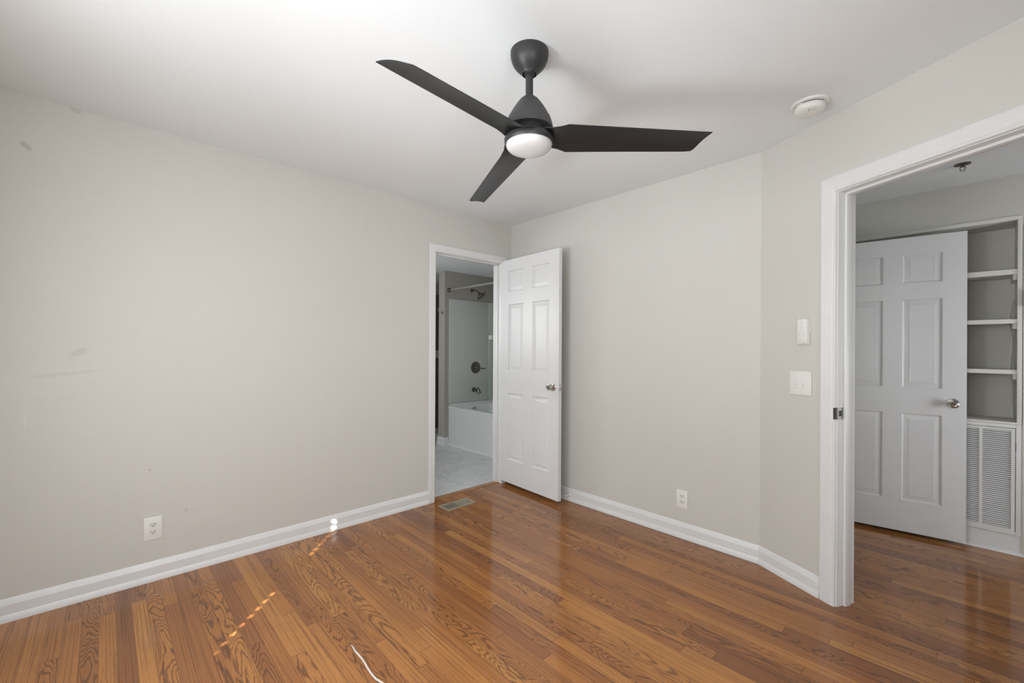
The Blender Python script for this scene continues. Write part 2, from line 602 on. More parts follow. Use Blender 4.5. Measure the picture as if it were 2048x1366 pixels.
# window wall with its opening and an added second one (behind the camera)
WZ0, WZ1 = 0.86, 2.02
WINS = [(1.12, 2.20, True), (2.36, 3.28, False)]
m = MB()
xs_ = [-0.11] + [v for w_ in WINS for v in w_[:2]] + [EX + 0.11]
for i in range(0, len(xs_), 2):
    m.box((xs_[i], SY - 0.11, 0), (xs_[i + 1], SY, H + 0.02))
for x0_, x1_, _ in WINS:
    m.box((x0_, SY - 0.11, 0), (x1_, SY, WZ0))
    m.box((x0_, SY - 0.11, WZ1), (x1_, SY, H + 0.02))
struct(m.build('wall_front', M['wall']), 'greige window wall behind the camera', 'wall')

m = MB()
m.prism([(-0.11, SY - 0.11), (EX + 0.11, SY - 0.11), (EX + 0.11, EYc + 0.06), (BX + 0.02, 0.11), (-0.11, 0.11)], H, H + 0.06)
struct(m.build('ceiling', M['ceil']), 'smooth white bedroom ceiling', 'ceiling')

# window frames, sashes and closed blinds (behind the camera); the right window is added for its fill lamp
HX = 2.004
for wi, (x0_, x1_, holes) in enumerate(WINS):
    side = 'left' if wi == 0 else 'right'
    m = MB()
    for lo, hi in (((x0_, SY - 0.11, WZ0), (x0_ + 0.035, SY - 0.03, WZ1)), ((x1_ - 0.035, SY - 0.11, WZ0), (x1_, SY - 0.03, WZ1)),
                   ((x0_, SY - 0.10, WZ0), (x1_, SY - 0.05, 1.045)), ((x0_, SY - 0.11, WZ1 - 0.03), (x1_, SY - 0.03, WZ1)),
                   ((x0_, SY - 0.09, 1.405), (x1_, SY - 0.05, 1.615))):
        m.box(lo, hi)
    win = struct(m.build('window_%d' % (wi + 1), M['trim']), 'white sash window behind the camera, the %s one of two' % side, 'window')
    m = MB()
    m.box((x0_ - 0.03, SY, WZ0 - 0.03), (x1_ + 0.03, SY + 0.05, WZ0), 0.004)
    m.build('window_sill', M['trim'], win)
    m = MB()
    zz = WZ0 + 0.02
    while zz < WZ1 + 0.02:
        tilt = Matrix.Translation((0, SY - 0.012, zz)) @ Matrix.Rotation(math.radians(74), 4, 'X')
        if holes:
            hw, t_ = 0.0112, 0.0030      # a slanted cord slot in every slat
            m.box((x0_ - 0.01, -0.027, -0.0014), (HX - hw, 0.027, 0.0014), R=tilt)
            m.box((HX + hw, -0.027, -0.0014), (x1_ + 0.01, 0.027, 0.0014), R=tilt)
            m.T = tilt
            for pf in ([(-hw, -0.027), (hw, -0.027), (hw, hw - t_), (-hw, -hw - t_)], [(-hw, -hw + t_), (hw, hw + t_), (hw, 0.027), (-hw, 0.027)]):
                m.extrude([(HX + x, y) for x, y in pf], (0, 0, -0.0014), (0, 0, 0.0014), (1, 0, 0), (0, 1, 0))
            m.T = Matrix.Identity(4)
        else:
            m.box((x0_ - 0.01, -0.027, -0.0014), (x1_ + 0.01, 0.027, 0.0014), R=tilt)
        zz += 0.0415
    m.box((x0_ - 0.01, SY - 0.035, WZ1), (x1_ + 0.01, SY + 0.02, WZ1 + 0.05))
    tag(m.build('window_blind', M['blind']), 'closed white slatted blind in the %s window behind the camera' % side, 'blind')

# ------------------------------------------------------------------ hall shell
HY = 1.295
NB = 1.56            # back of the shelf niche
NX0, NX1 = 2.30, 3.2265
m = MB()
m.prism([(BX + 0.02, 0.11), (BX + 0.1, 0.10), WP(WEND + 0.06, -TW * 0.5, 0)[:2], (EX + 0.05, -0.90), (5.3, -0.90), (5.3, 1.70), (2.10, 1.70), (2.10, 0.11)], HH, HH + 0.06)
struct(m.build('ceiling_hall', M['ceil']), 'white hall ceiling seen through the doorway', 'ceiling')
m = MB()
m.box((2.10, HY, 0), (NX0, HY + 0.1, HH))
m.box((NX0, HY, 2.1062), (NX1 + 0.0202, HY + 0.1, HH))
m.box((NX1 + 0.0202, HY, 0), (5.3, HY + 0.1, HH))
m.box((NX0, HY + 0.01, 0), (NX1, HY + 0.1, 0.80))
struct(m.build('wall_hall', M['wall']), 'greige hall wall around the built-in shelves', 'wall')
m = MB()
m.box((2.08, 0.11, 0), (2.19, HY + 0.1, HH))
struct(m.build('wall_hall_left', M['wall']), 'greige hall end wall behind the open hall door', 'wall')
m = MB()
m.box((5.2, -0.9, 0), (5.3, HY, HH))
struct(m.build('wall_hall_right', M['wall']), 'greige far right end wall of the hall', 'wall')
m = MB()
m.box((EX + 0.11, -0.9, 0), (5.2, -0.8, HH))
struct(m.build('wall_hall_front', M['wall']), 'greige hall wall beside the bedroom', 'wall')

# ------------------------------------------------------------------ bathroom shell
m = MB()
m.prism([(-2.75, -1.75), (-0.11, -1.75), (-0.11, 1.32), (-2.75, 1.32)], HB, HB + 0.06)
struct(m.build('ceiling_bathroom', M['ceil']), 'white bathroom ceiling seen through the doorway', 'ceiling')
m = MB()
m.box((-2.75, 1.21, 0), (0, 1.32, HB))
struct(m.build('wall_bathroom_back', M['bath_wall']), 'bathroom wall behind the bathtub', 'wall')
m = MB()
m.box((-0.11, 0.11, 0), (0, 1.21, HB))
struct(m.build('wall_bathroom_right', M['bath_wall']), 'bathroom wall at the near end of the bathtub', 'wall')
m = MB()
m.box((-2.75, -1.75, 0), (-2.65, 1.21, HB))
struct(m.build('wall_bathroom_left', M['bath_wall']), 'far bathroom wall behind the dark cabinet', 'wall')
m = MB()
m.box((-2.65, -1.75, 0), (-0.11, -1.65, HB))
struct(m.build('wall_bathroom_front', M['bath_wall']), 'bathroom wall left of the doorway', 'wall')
PX0, PX1, PY = -1.800, -1.664, 0.378
m = MB()
m.box((PX0, PY, 0), (PX1, 1.21, HB))
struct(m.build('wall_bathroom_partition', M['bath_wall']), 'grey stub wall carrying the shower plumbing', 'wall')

# unseen frames and blinds added on blank walls behind the area lights
def added_window(n, org, ex, ey, w, z0, z1, where):
    """casing, stool and closed blind on a wall face; ex along the wall, ey out of it"""
    T = Matrix.Translation(org) @ frame_matrix(ex, ey, (0, 0, 1)).to_4x4()
    m = MB(T)
    for lo, hi in (((-w / 2 - 0.06, 0, z0 - 0.02), (-w / 2, 0.018, z1 + 0.06)), ((w / 2, 0, z0 - 0.02), (w / 2 + 0.06, 0.018, z1 + 0.06)),
                   ((-w / 2, 0, z1), (w / 2, 0.018, z1 + 0.06)), ((-w / 2 - 0.08, 0, z0 - 0.045), (w / 2 + 0.08, 0.05, z0 - 0.02))):
        m.box(lo, hi, 0.002)
    o = struct(m.build('window_%d' % n, M['trim']), 'white framed window %s' % where, 'window')
    m = MB(T)
    zz = z0
    while zz < z1:
        m.box((-w / 2 + 0.003, -0.027, -0.0014), (w / 2 - 0.003, 0.027, 0.0014), R=Matrix.Translation((0, 0.012, zz)) @ Matrix.Rotation(math.radians(80), 4, 'X'))
        zz += 0.0415
    m.build('closed_blind', M['blind'], o)


added_window(3, (EX, -2.5, 0), (0, 1, 0), (-1, 0, 0), 0.95, 0.85, 1.95, 'in the side wall right of the camera')
added_window(4, (5.2, 0.25, 0), (0, 1, 0), (-1, 0, 0), 0.80, 0.55, 1.65, 'at the far right end of the hall')
added_window(5, (-1.20, -1.65, 0), (-1, 0, 0), (0, 1, 0), 0.60, 1.25, 1.95, 'in the bathroom wall left of the doorway')

# ------------------------------------------------------------------ baseboards
BB = [(0, 0), (0.021, 0), (0.021, 0.004), (0.0185, 0.016), (0.0145, 0.028), (0.0125, 0.032), (0.0125, 0.075), (0.0112, 0.0795), (0.0055, 0.0965), (0.0035, 0.1015), (0.0, 0.1040)]


def baseboard(name, p0, p1, nrm, label, m0=0.0, m1=0.0):
    o = MB().extrude(BB, p0, p1, nrm, (0, 0, 1), m0, m1).build(name, M['trim'], smooth=12)
    return struct(o, label, 'baseboard')


tq = math.tan(ANG / 2)
baseboard('baseboard_left', (0, SY, 0), (0, -0.9125, 0), (1, 0, 0), 'white baseboard along the left wall')
baseboard('baseboard_back', (0.0, 0, 0), (BX, 0, 0), (0, -1, 0), 'white baseboard along the back wall under the outlet', 0, -tq)
baseboard('baseboard_right', WP(0, 0, 0), WP(0.3755, 0, 0), tuple(WN), 'short white baseboard on the angled wall beside the hall doorway', tq, 0)
baseboard('baseboard_front', (EX, SY, 0), (0, SY, 0), (0, 1, 0), 'white baseboard behind the camera')
# bathroom baseboard wrapping the stub wall
baseboard('baseboard_bathroom', (PX0 - 0.012, PY, 0), (PX1 + 0.012, PY, 0), (0, -1, 0), 'white baseboard at the foot of the bathroom stub wall')
baseboard('baseboard_bathroom_tub', (PX1, PY - 0.012, 0), (PX1, 0.437, 0), (1, 0, 0), 'tiny white baseboard piece between stub wall and bathtub')
baseboard('baseboard_hall', (NX1 + 0.11, HY, 0), (5.2, HY, 0), (0, -1, 0), 'white baseboard along the hall wall')

# ------------------------------------------------------------------ door casings, jambs, threshold
# plain flat casing of the bathroom doorway (profile: across, out)
CF = [(0, 0), (0.058, 0), (0.058, 0.010), (0.054, 0.015), (0.010, 0.015), (0.004, 0.012), (0, 0.007)]
m = MB()
cw = 0.058
ztop = D1H + 0.004
m.extrude(CF, (0, D1A + 0.003, 0), (0, D1A + 0.003, ztop), (0, -1, 0), (1, 0, 0), 0, 1)
m.extrude(CF, (0, D1B - 0.003, 0), (0, D1B - 0.003, ztop), (0, 1, 0), (1, 0, 0), 0, 1)
m.extrude(CF, (0, D1A + 0.003, ztop), (0, D1B - 0.003, ztop), (0, 0, 1), (1, 0, 0), -1, 1)
c1 = struct(m.build('trim_1', M['trim'], smooth=25), 'white flat casing around the bathroom doorway', 'door casing')
m = MB()
m.box((-0.112, D1A - 0.012, 0), (0.0, D1A, D1H))
m.box((-0.112, D1B, 0), (0.0, D1B + 0.012, D1H))
m.box((-0.112, D1A - 0.012, D1H), (0.0, D1B + 0.012, D1H + 0.012))
for lo, hi in (((-0.076, D1A, 0), (-0.040, D1A + 0.011, D1H)), ((-0.076, D1B - 0.011, 0), (-0.040, D1B, D1H)),
               ((-0.076, D1A, D1H - 0.011), (-0.040, D1B, D1H))):
    m.box(lo, hi, 0.0015)
m.build('door_jamb', M['trim'], c1)
m = MB()
m.prism([(-0.078, D1A), (-0.02, D1A), (-0.02, D1B), (-0.078, D1B)], 0.0, 0.004)
struct(m.build('trim_2', M['oak']), 'narrow oak threshold strip between wood floor and bathroom tile', 'threshold')

# fluted casing of the hall doorway
CW = 0.077


def fluted():
    pts = [(0, 0), (CW, 0), (CW, 0.011), (CW - 0.003, 0.0155), (CW - 0.007, 0.017)]
    x = CW - 0.012
    while x > 0.022:
        pts += [(x, 0.0175), (x - 0.0012, 0.0168), (x - 0.0024, 0.0175)]
        x -= 0.008
    pts += [(0.016, 0.0172), (0.012, 0.0135), (0.010, 0.0135), (0.007, 0.0155), (0.003, 0.0150), (0, 0.011)]
    return pts


CFL = fluted()
m = MB(WM)
zt = D2H + 0.004
m.extrude(CFL, (D2A - 0.004, 0, 0), (D2A - 0.004, 0, zt), (-1, 0, 0), (0, 1, 0), 0, 1)
m.extrude(CFL, (D2B + 0.004, 0, 0), (D2B + 0.004, 0, zt), (1, 0, 0), (0, 1, 0), 0, 1)
m.extrude(CFL, (D2A - 0.004, 0, zt), (D2B + 0.004, 0, zt), (0, 0, 1), (0, 1, 0), -1, 1)
c2 = struct(m.build('trim_3', M['trim'], smooth=20), 'white reeded casing around the hall doorway', 'door casing')
m = MB(WM)
m.box((D2A - 0.012, -TW - 0.001, 0), (D2A, 0.0, D2H))
m.box((D2B, -TW - 0.001, 0), (D2B + 0.012, 0.0, D2H))
m.box((D2A - 0.012, -TW - 0.001, D2H), (D2B + 0.012, 0.0, D2H + 0.012))
m.box((D2A, -0.080, 0), (D2A + 0.0125, -0.040, D2H), 0.002)
m.box((D2B - 0.0125, -0.080, 0), (D2B, -0.040, D2H), 0.002)
m.box((D2A, -0.080, D2H - 0.0125), (D2B, -0.040, D2H), 0.002)
m.build('door_jamb', M['trim'], c2)
# strike plate let into the jamb, its lip wrapping the casing edge
m = MB(WM)
m.prism([(D2A - 0.001, -0.036), (D2A + 0.0016, -0.036), (D2A + 0.0016, 0.004), (D2A - 0.006, 0.0185), (D2A - 0.008, 0.0175), (D2A - 0.001, 0.002)], 0.925, 0.982)
sp_ = m.build('strike_plate', M['bronze'], c2)
tag(sp_, 'metal strike plate')
m = MB(WM)
m.box((D2A + 0.0014, -0.027, 0.940), (D2A + 0.0022, -0.008, 0.967))
m.build('latch_hole', M['slot'], sp_)
# hall-side casing
m = MB(WM)
m.extrude(CF, (D2A - 0.004, -TW, 0), (D2A - 0.004, -TW, zt), (-1, 0, 0), (0, -1, 0), 0, 1)
m.extrude(CF, (D2B + 0.004, -TW, 0), (D2B + 0.004, -TW, zt), (1, 0, 0), (0, -1, 0), 0, 1)
m.extrude(CF, (D2A - 0.004, -TW, zt), (D2B + 0.004, -TW, zt), (0, 0, 1), (0, -1, 0), -1, 1)
struct(m.build('trim_4', M['trim'], smooth=25), 'white casing on the hall side of the angled doorway', 'door casing')


# ------------------------------------------------------------------ six-panel doors
def door_leaf(mb, w, h, t, cols, rows):
    """leaf in local axes: x from the hinge, y thickness 0..t, z up"""
    xs = sorted([0, w] + [c for p in cols for c in p])
    zs = sorted([0, h] + [c for p in rows for c in p])
    PR = [(0.0, 0.0), (0.004, 0.0080), (0.009, 0.0105), (0.013, 0.0100), (0.041, 0.0020), (0.0425, 0.0028)]
    for face, sgn in ((0.0, 1), (t, -1)):
        for i in range(len(xs) - 1):
            for j in range(len(zs) - 1):
                x0, x1, z0, z1 = xs[i], xs[i + 1], zs[j], zs[j + 1]
                pan = (x0, x1) in cols and (z0, z1) in rows
                if not pan:
                    mb.poly([(x0, face, z0), (x1, face, z0), (x1, face, z1), (x0, face, z1)])
                    continue
                rs = []
                for ins, dep in PR:
                    y = face + sgn * dep
                    rs.append([(x0 + ins, y, z0 + ins), (x1 - ins, y, z0 + ins), (x1 - ins, y, z1 - ins), (x0 + ins, y, z1 - ins)])
                for a, b in zip(rs, rs[1:]):
                    for q in range(4):
                        q2 = (q + 1) % 4
                        mb.poly([a[q], a[q2], b[q2], b[q]])
                mb.poly(rs[-1])
    for a, b in (((0, 0), (w, 0)), ((w, 0), (w, h)), ((w, h), (0, h)), ((0, h), (0, 0))):
        mb.poly([(a[0], 0, a[1]), (b[0], 0, b[1]), (b[0], t, b[1]), (a[0], t, a[1])])
    bmesh.ops.remove_doubles(mb.bm, verts=mb.bm.verts, dist=1e-5)


def knob(parent, x, y, z, ny, keyed):
    """round door knob with rosette; ny = outward direction along local y"""
    o = Vector((x, y, z))
    k_ = MB().lathe([(0.0, 0.0), (0.032, 0.0), (0.0325, 0.003), (0.029, 0.007), (0.018, 0.010), (0.0125, 0.013), (0.0115, 0.026),
                     (0.015, 0.031), (0.0215, 0.036), (0.0255, 0.043), (0.0260, 0.050), (0.0235, 0.056), (0.0165, 0.0585),
                     (0.0150, 0.0570), (0.0105, 0.0565), (0.0, 0.0568)], o, (0, ny, 0), 40).build('door_knob', M['chrome'], parent, 30)
    tag(k_, 'brushed nickel knob')
    if keyed:
        MB().lathe([(0.0, 0.0), (0.0085, 0.0), (0.008, 0.002), (0.0, 0.002)], o + Vector((0, ny * 0.0566, 0)), (0, ny, 0), 20).build('lock_cylinder', M['bronze'], k_)
    return k_


COLS1 = [(0.108, 0.318), (0.438, 0.648)]
ROWS1 = [(0.215, 0.822), (1.027, 1.634), (1.752, 1.942)]
a1 = math.radians(-3.74)
dr1 = empty('door_1', (0.004, -0.1285, 0.035), Matrix.Rotation(a1, 3, 'Z'))
struct(dr1, 'white six-panel bathroom door standing open before the back wall', 'door')
mb = MB()
door_leaf(mb, 0.756, 2.045, 0.033, COLS1, ROWS1)
mb.build('door_leaf', M['door'], dr1, 12)
knob(dr1, 0.692, 0.0, 0.918, -1, True)
knob(dr1, 0.692, 0.033, 0.918, 1, False)
m = MB()
m.box((0.7555, 0.0055, 0.890), (0.7575, 0.0275, 0.947), 0.0008)
lp = m.build('latch_plate', M['chrome'], dr1)
m = MB()
m.box((0.757, 0.011, 0.9105), (0.767, 0.022, 0.9255), 0.002)
m.build('latch_bolt', M['chrome'], lp)
for hz in (0.20, 1.02, 1.84):
    m = MB()
    m.lathe([(0, 0), (0.0055, 0), (0.0055, 0.089), (0, 0.089)], (-0.004, 0.0335, hz - 0.0445), (0, 0, 1), 14)
    m.box((-0.001, 0.004, hz - 0.044), (0.0005, 0.033, hz + 0.044))
    m.build('hinge', M['chrome'], dr1)

COLS2 = [(0.1065, 0.308), (0.409, 0.6075)]
ROWS2 = [(0.214, 0.811), (0.989, 1.590), (1.703, 1.897)]
W2 = 0.72
d2 = Vector((0.9903, 0.1389, 0))
h2 = Vector((3.0126, 1.2057, 0.025)) - d2 * W2
dr2 = empty('door_2', h2, frame_matrix(d2, (-d2.y, d2.x, 0), (0, 0, 1)))
struct(dr2, 'white six-panel hall door standing open in front of the built-in shelves', 'door')
mb = MB()
door_leaf(mb, W2, 2.015, 0.035, COLS2, ROWS2)
mb.build('door_leaf', M['door'], dr2, 12)
knob(dr2, W2 - 0.063, 0.0, 0.897, -1, True)
knob(dr2, W2 - 0.063, 0.035, 0.897, 1, False)
m = MB()
m.box((W2 - 0.0005, 0.006, 0.868), (W2 + 0.0015, 0.029, 0.926), 0.0006)
lp = m.build('latch_plate', M['bronze'], dr2)
m = MB()
m.box((W2 + 0.001, 0.012, 0.889), (W2 + 0.011, 0.023, 0.905), 0.002)
m.build('latch_bolt', M['bronze'], lp)
for hz in (0.20, 1.0, 1.81):
    m = MB()
    m.lathe([(0, 0), (0.0055, 0), (0.0055, 0.089), (0, 0.089)], (-0.004, 0.0, hz - 0.0445), (0, 0, 1), 14)
    m.build('hinge', M['chrome'], dr2)

# ------------------------------------------------------------------ ceiling fan
FX, FY = 1.832, -1.615
fan = tag(empty('ceiling_fan', (FX, FY, H)), 'matte black three-blade ceiling fan with a round white light', 'ceiling fan')
m = MB().lathe([(0.0, 0.0), (0.0755, 0.0), (0.0757, -0.008), (0.0748, -0.018), (0.0722, -0.031), (0.0665, -0.045), (0.0570, -0.059), (0.0455, -0.071), (0.0360, -0.0800),
                (0.0305, -0.0855), (0.0290, -0.0880), (0.0275, -0.0880), (0.0265, -0.0840), (0.0255, -0.076), (0.018, -0.070), (0.0, -0.070)], seg=56)
can = m.build('canopy', M['black'], fan)
m = MB().lathe([(0, -0.066), (0.015, -0.067), (0.0225, -0.073), (0.0245, -0.081), (0.021, -0.088), (0.0145, -0.0915), (0, -0.0915)], seg=32)
m.build('hanger_ball', M['black'], can)
m = MB().lathe([(0, -0.085), (0.0150, -0.085), (0.0150, -0.172), (0.0165, -0.173), (0.0165, -0.180), (0, -0.180)], seg=28)
m.build('downrod', M['black'], fan)
m = MB().lathe([(0, -0.171), (0.0160, -0.171), (0.0190, -0.175), (0.0275, -0.182), (0.0360, -0.190), (0.0372, -0.1905), (0.0380, -0.192), (0.0470, -0.203), (0.0560, -0.216),
                (0.0625, -0.226), (0.0690, -0.237), (0.0755, -0.249), (0.0800, -0.258), (0.0812, -0.2585), (0.0830, -0.261), (0.0870, -0.272),
                (0.0910, -0.285), (0.0940, -0.298), (0.0945, -0.305), (0.0930, -0.308), (0.080, -0.308), (0, -0.308)], seg=64)
m.build('motor_housing', M['motor'], fan, 22)
m = MB().lathe([(0, -0.308), (0.066, -0.308), (0.066, -0.342), (0, -0.342)], seg=40)
m.build('blade_hub', M['black'], fan)
m = MB().lathe([(0.0, -0.341), (0.0900, -0.341), (0.0965, -0.342), (0.0985, -0.345), (0.0985, -0.354), (0.0970, -0.362), (0.0945, -0.367),
                (0.0915, -0.366), (0.0905, -0.361), (0.0, -0.361)], seg=64)
m.build('light_ring', M['black'], fan)
m = MB().lathe([(0.0, -0.360), (0.0910, -0.361), (0.0912, -0.367), (0.0890, -0.3755), (0.0810, -0.3845), (0.0660, -0.3915), (0.0450, -0.3960), (0.0220, -0.3985), (0.0, -0.3990)], seg=64)
tag(m.build('light_lens', M['lens'], fan), 'frosted white lens')


def blade(theta):
    """a tapered pitched blade with its neck; local x along its leading edge direction"""
    T = Matrix.Rotation(theta, 4, 'Z')
    st = []
    z = lambda zz_: zz_ - H
    # stations along the blade: leading edge point (cw side) and trailing edge point (ccw side)
    lead = [(0.030, -0.050, 2.106), (0.060, -0.066, 2.1025), (0.100, -0.058, 2.1045), (0.132, -0.0560, 2.1065), (0.163, -0.0605, 2.109), (0.30, -0.0444, 2.0967), (0.42, -0.0302, 2.0857),
            (0.54, -0.0162, 2.0747), (0.60, -0.0092, 2.0692), (0.632, -0.0055, 2.0663), (0.659, -0.0024, 2.0640), (0.680, 0.0, 2.062)]
    trail = [(0.012, 0.060, 2.107), (0.0374, 0.0800, 2.1040), (0.0700, 0.0790, 2.0945), (0.1020, 0.0730, 2.0835), (0.1360, 0.0775, 2.0700), (0.262, 0.0825, 2.0625), (0.378, 0.0870, 2.0555),
             (0.494, 0.0915, 2.048), (0.552, 0.0938, 2.0445), (0.592, 0.0955, 2.0420), (0.6215, 0.0945, 2.041), (0.6330, 0.0810, 2.044)]
    n = 8
    up, dn = [], []
    for (a, b) in zip(lead, trail):
        A = Vector((a[0], a[1], z(a[2])))
        B = Vector((b[0], b[1], z(b[2])))
        u_, d_ = [], []
        for i in range(n + 1):
            f = i / n
            p = A.lerp(B, f)
            cam_ = 0.006 * 4 * f * (1 - f) * min(1.0, (B - A).length / 0.10)
            th = 0.0026 + 0.0040 * (4 * f * (1 - f)) ** 0.7
            u_.append(p + Vector((0, 0, cam_ + th * 0.5)))
            d_.append(p + Vector((0, 0, cam_ - th * 0.5)))
        up.append(u_)
        dn.append(d_)
    mb = MB(T)
    V = lambda L: [[mb.bm.verts.new(T @ p) for p in r] for r in L]
    U, D = V(up), V(dn)
    F = mb.bm.faces.new
    S = len(U)
    for i in range(S - 1):
        for j in range(n):
            F((U[i][j], U[i][j + 1], U[i + 1][j + 1], U[i + 1][j]))
            F((D[i][j], D[i + 1][j], D[i + 1][j + 1], D[i][j + 1]))
        F((U[i][0], U[i + 1][0], D[i + 1][0], D[i][0]))
        F((U[i][n], D[i][n], D[i + 1][n], U[i + 1][n]))
    for j in range(n):
        F((U[0][j], D[0][j], D[0][j + 1], U[0][j + 1]))
        F((U[-1][j], U[-1][j + 1], D[-1][j + 1], D[-1][j]))
    return mb


for k in range(3):
    b_ = blade(math.radians(-84.3 + 120 * k)).build('blade', M['blade'], fan, 40)

# ------------------------------------------------------------------ smoke detector, sprinkler
sd = tag(empty('smoke_detector', (2.503, -0.392, H)), 'round white smoke detector on the bedroom ceiling', 'smoke detector')
MB().lathe([(0, 0), (0.078, 0), (0.078, -0.006), (0.076, -0.010), (0.064, -0.0115), (0, -0.0115)], seg=48).build('base_plate', M['plastic'], sd)
cv_ = MB().lathe([(0, -0.011), (0.0605, -0.011), (0.0605, -0.0150), (0.063, -0.0155), (0.0635, -0.030), (0.061, -0.036), (0.052, -0.042), (0.030, -0.0455), (0, -0.0465)], seg=48).build('cover', M['plastic'], sd)
for k in range(3):
    m = MB()
    a0 = 2 * PI * k / 3 + 0.25
    arc = [(a0 + (2 * PI / 3 - 0.5) * q / 14) for q in range(15)]
    i_ = [[m.bm.verts.new((r_ * math.cos(t), r_ * math.sin(t), z_)) for t in arc] for r_, z_ in ((0.0600, -0.0118), (0.0614, -0.0118), (0.0614, -0.0148), (0.0600, -0.0148))]
    for A_, B_ in zip(i_, i_[1:] + i_[:1]):
        for q in range(14):
            m.bm.faces.new((A_[q], A_[q + 1], B_[q + 1], B_[q]))
    m.build('vent_slot', M['slot'], sd)
m = MB()
T = Matrix.Rotation(math.radians(-70), 4, 'Z')
m.box((0.020, -0.010, -0.0468), (0.048, -0.0085, -0.0425), R=T)
m.build('seam_line', M['mark'], cv_)
m = MB()
m.lathe([(0, -0.0435), (0.010, -0.0435), (0.010, -0.0475), (0, -0.0475)], (0.020, -0.034, 0), (0, 0, 1), 20)
m.build('test_button', M['plastic2'], cv_)

sk = tag(empty('sprinkler_head', (2.993, 0.837, HH)), 'small metal fire sprinkler on the hall ceiling', 'sprinkler')
MB().lathe([(0, 0), (0.037, 0), (0.036, -0.004), (0.022, -0.009), (0.012, -0.010), (0, -0.010)], seg=32).build('escutcheon', M['bronze'], sk)
m = MB().lathe([(0, -0.009), (0.009, -0.009), (0.009, -0.018), (0, -0.018)], seg=16)
m.tube([(-0.009, 0, -0.016), (-0.011, 0, -0.026), (-0.004, 0, -0.038)], 0.002, 8)
m.tube([(0.009, 0, -0.016), (0.011, 0, -0.026), (0.004, 0, -0.038)], 0.002, 8)
m.build('frame', M['bronze'], sk)
MB().lathe([(0, -0.036), (0.006, -0.037), (0.014, -0.039), (0.014, -0.041), (0, -0.041)], seg=20).build('deflector', M['chrome'], sk)


# ------------------------------------------------------------------ electrical outlets, switch, remote
def outlet(name, loc, ex, ey, label):
    """plate in local x (across) / z (up), y pointing out of the wall"""
    r = tag(empty(name, loc, frame_matrix(ex, ey, (0, 0, 1))), label, 'outlet', 'duplex outlets')
    mb_ = MB()
    mb_.box((-0.039, 0, -0.061), (0.039, 0.0055, 0.061), 0.0025)
    mb_.build('cover_plate', M['plastic'], r)
    for s in (-1, 1):
        zc = 0.0195 * s
        pts = [(0.0172 * math.cos(t), max(-0.0118, min(0.0118, 0.0172 * math.sin(t)))) for t in [2 * PI * q / 32 for q in range(32)]]
        mb_ = MB()
        a = [mb_.bm.verts.new((x, 0.0048, zc + z_)) for x, z_ in pts]
        b = [mb_.bm.verts.new((x * 0.97, 0.0078, zc + z_ * 0.97)) for x, z_ in pts]
        for i in range(32):
            mb_.bm.faces.new((a[i], a[(i + 1) % 32], b[(i + 1) % 32], b[i]))
        mb_.bm.faces.new(b)
        bmesh.ops.remove_doubles(mb_.bm, verts=mb_.bm.verts, dist=1e-6)
        rc = mb_.build('receptacle', M['plastic2'], r)
        mb_ = MB()
        mb_.box((-0.0078, 0.0074, zc - 0.0005), (-0.0056, 0.0081, zc + 0.0080))
        mb_.box((0.0056, 0.0074, zc + 0.0005), (0.0075, 0.0081, zc + 0.0075))
        mb_.lathe([(0, 0), (0.0026, 0), (0.0026, 0.0007), (0, 0.0007)], (0, 0.0074, zc - 0.0060), (0, 1, 0), 12)
        mb_.build('socket_slot', M['slot'], rc)
    mb_ = MB().lathe([(0, 0), (0.0032, 0), (0.0028, 0.0012), (0, 0.0014)], (0, 0.0053, 0), (0, 1, 0), 14)
    mb_.build('plate_screw', M['plastic2'], r)
    return r


outlet('wall_outlet', (0.0, -2.6445, 0.2815), (0, -1, 0), (1, 0, 0), 'white duplex outlet low on the long left wall')
outlet('wall_outlet', (1.702, 0.0, 0.2590), (1, 0, 0), (0, -1, 0), 'white duplex outlet low on the back wall right of the open door')

sw = tag(empty('touch_switch', WP(0.2603, 0, 1.0885), frame_matrix(WD, WN, (0, 0, 1))), 'square white touch switch panel beside the hall doorway', 'light switch')
m = MB()
m.box((-0.0625, 0, -0.0640), (0.0625, 0.008, 0.0640), 0.003)
m.build('switch_plate', M['plastic'], sw)
for ci, cx_ in enumerate((-0.0255, 0.0200)):
    for ri, cz in enumerate((0.0260, 0.0085, -0.0085, -0.0280)):
        mm = M['mark']
        if ri == 2:
            mm = M['green'] if ci == 0 else M['red']
        m = MB()
        if ri == 1:
            m.box((cx_ - 0.005, 0.0078, cz - 0.0010), (cx_ + 0.005, 0.0083, cz + 0.0010))
            nm = 'dash_mark'
        elif ri == 2:
            m.lathe([(0, 0), (0.0034, 0), (0.0034, 0.0006), (0, 0.0006)], (cx_, 0.0078, cz), (0, 1, 0), 16)
            nm = 'indicator_light'
        else:
            m.lathe([(0, 0), (0.0024, 0), (0.0024, 0.0005), (0, 0.0005)], (cx_, 0.0078, cz), (0, 1, 0), 14)
            nm = 'touch_mark'
        o_ = m.build(nm, mm if ri == 2 else M['print'], sw)
        if ri == 2:
            tag(o_, 'small green light' if ci == 0 else 'small red light')

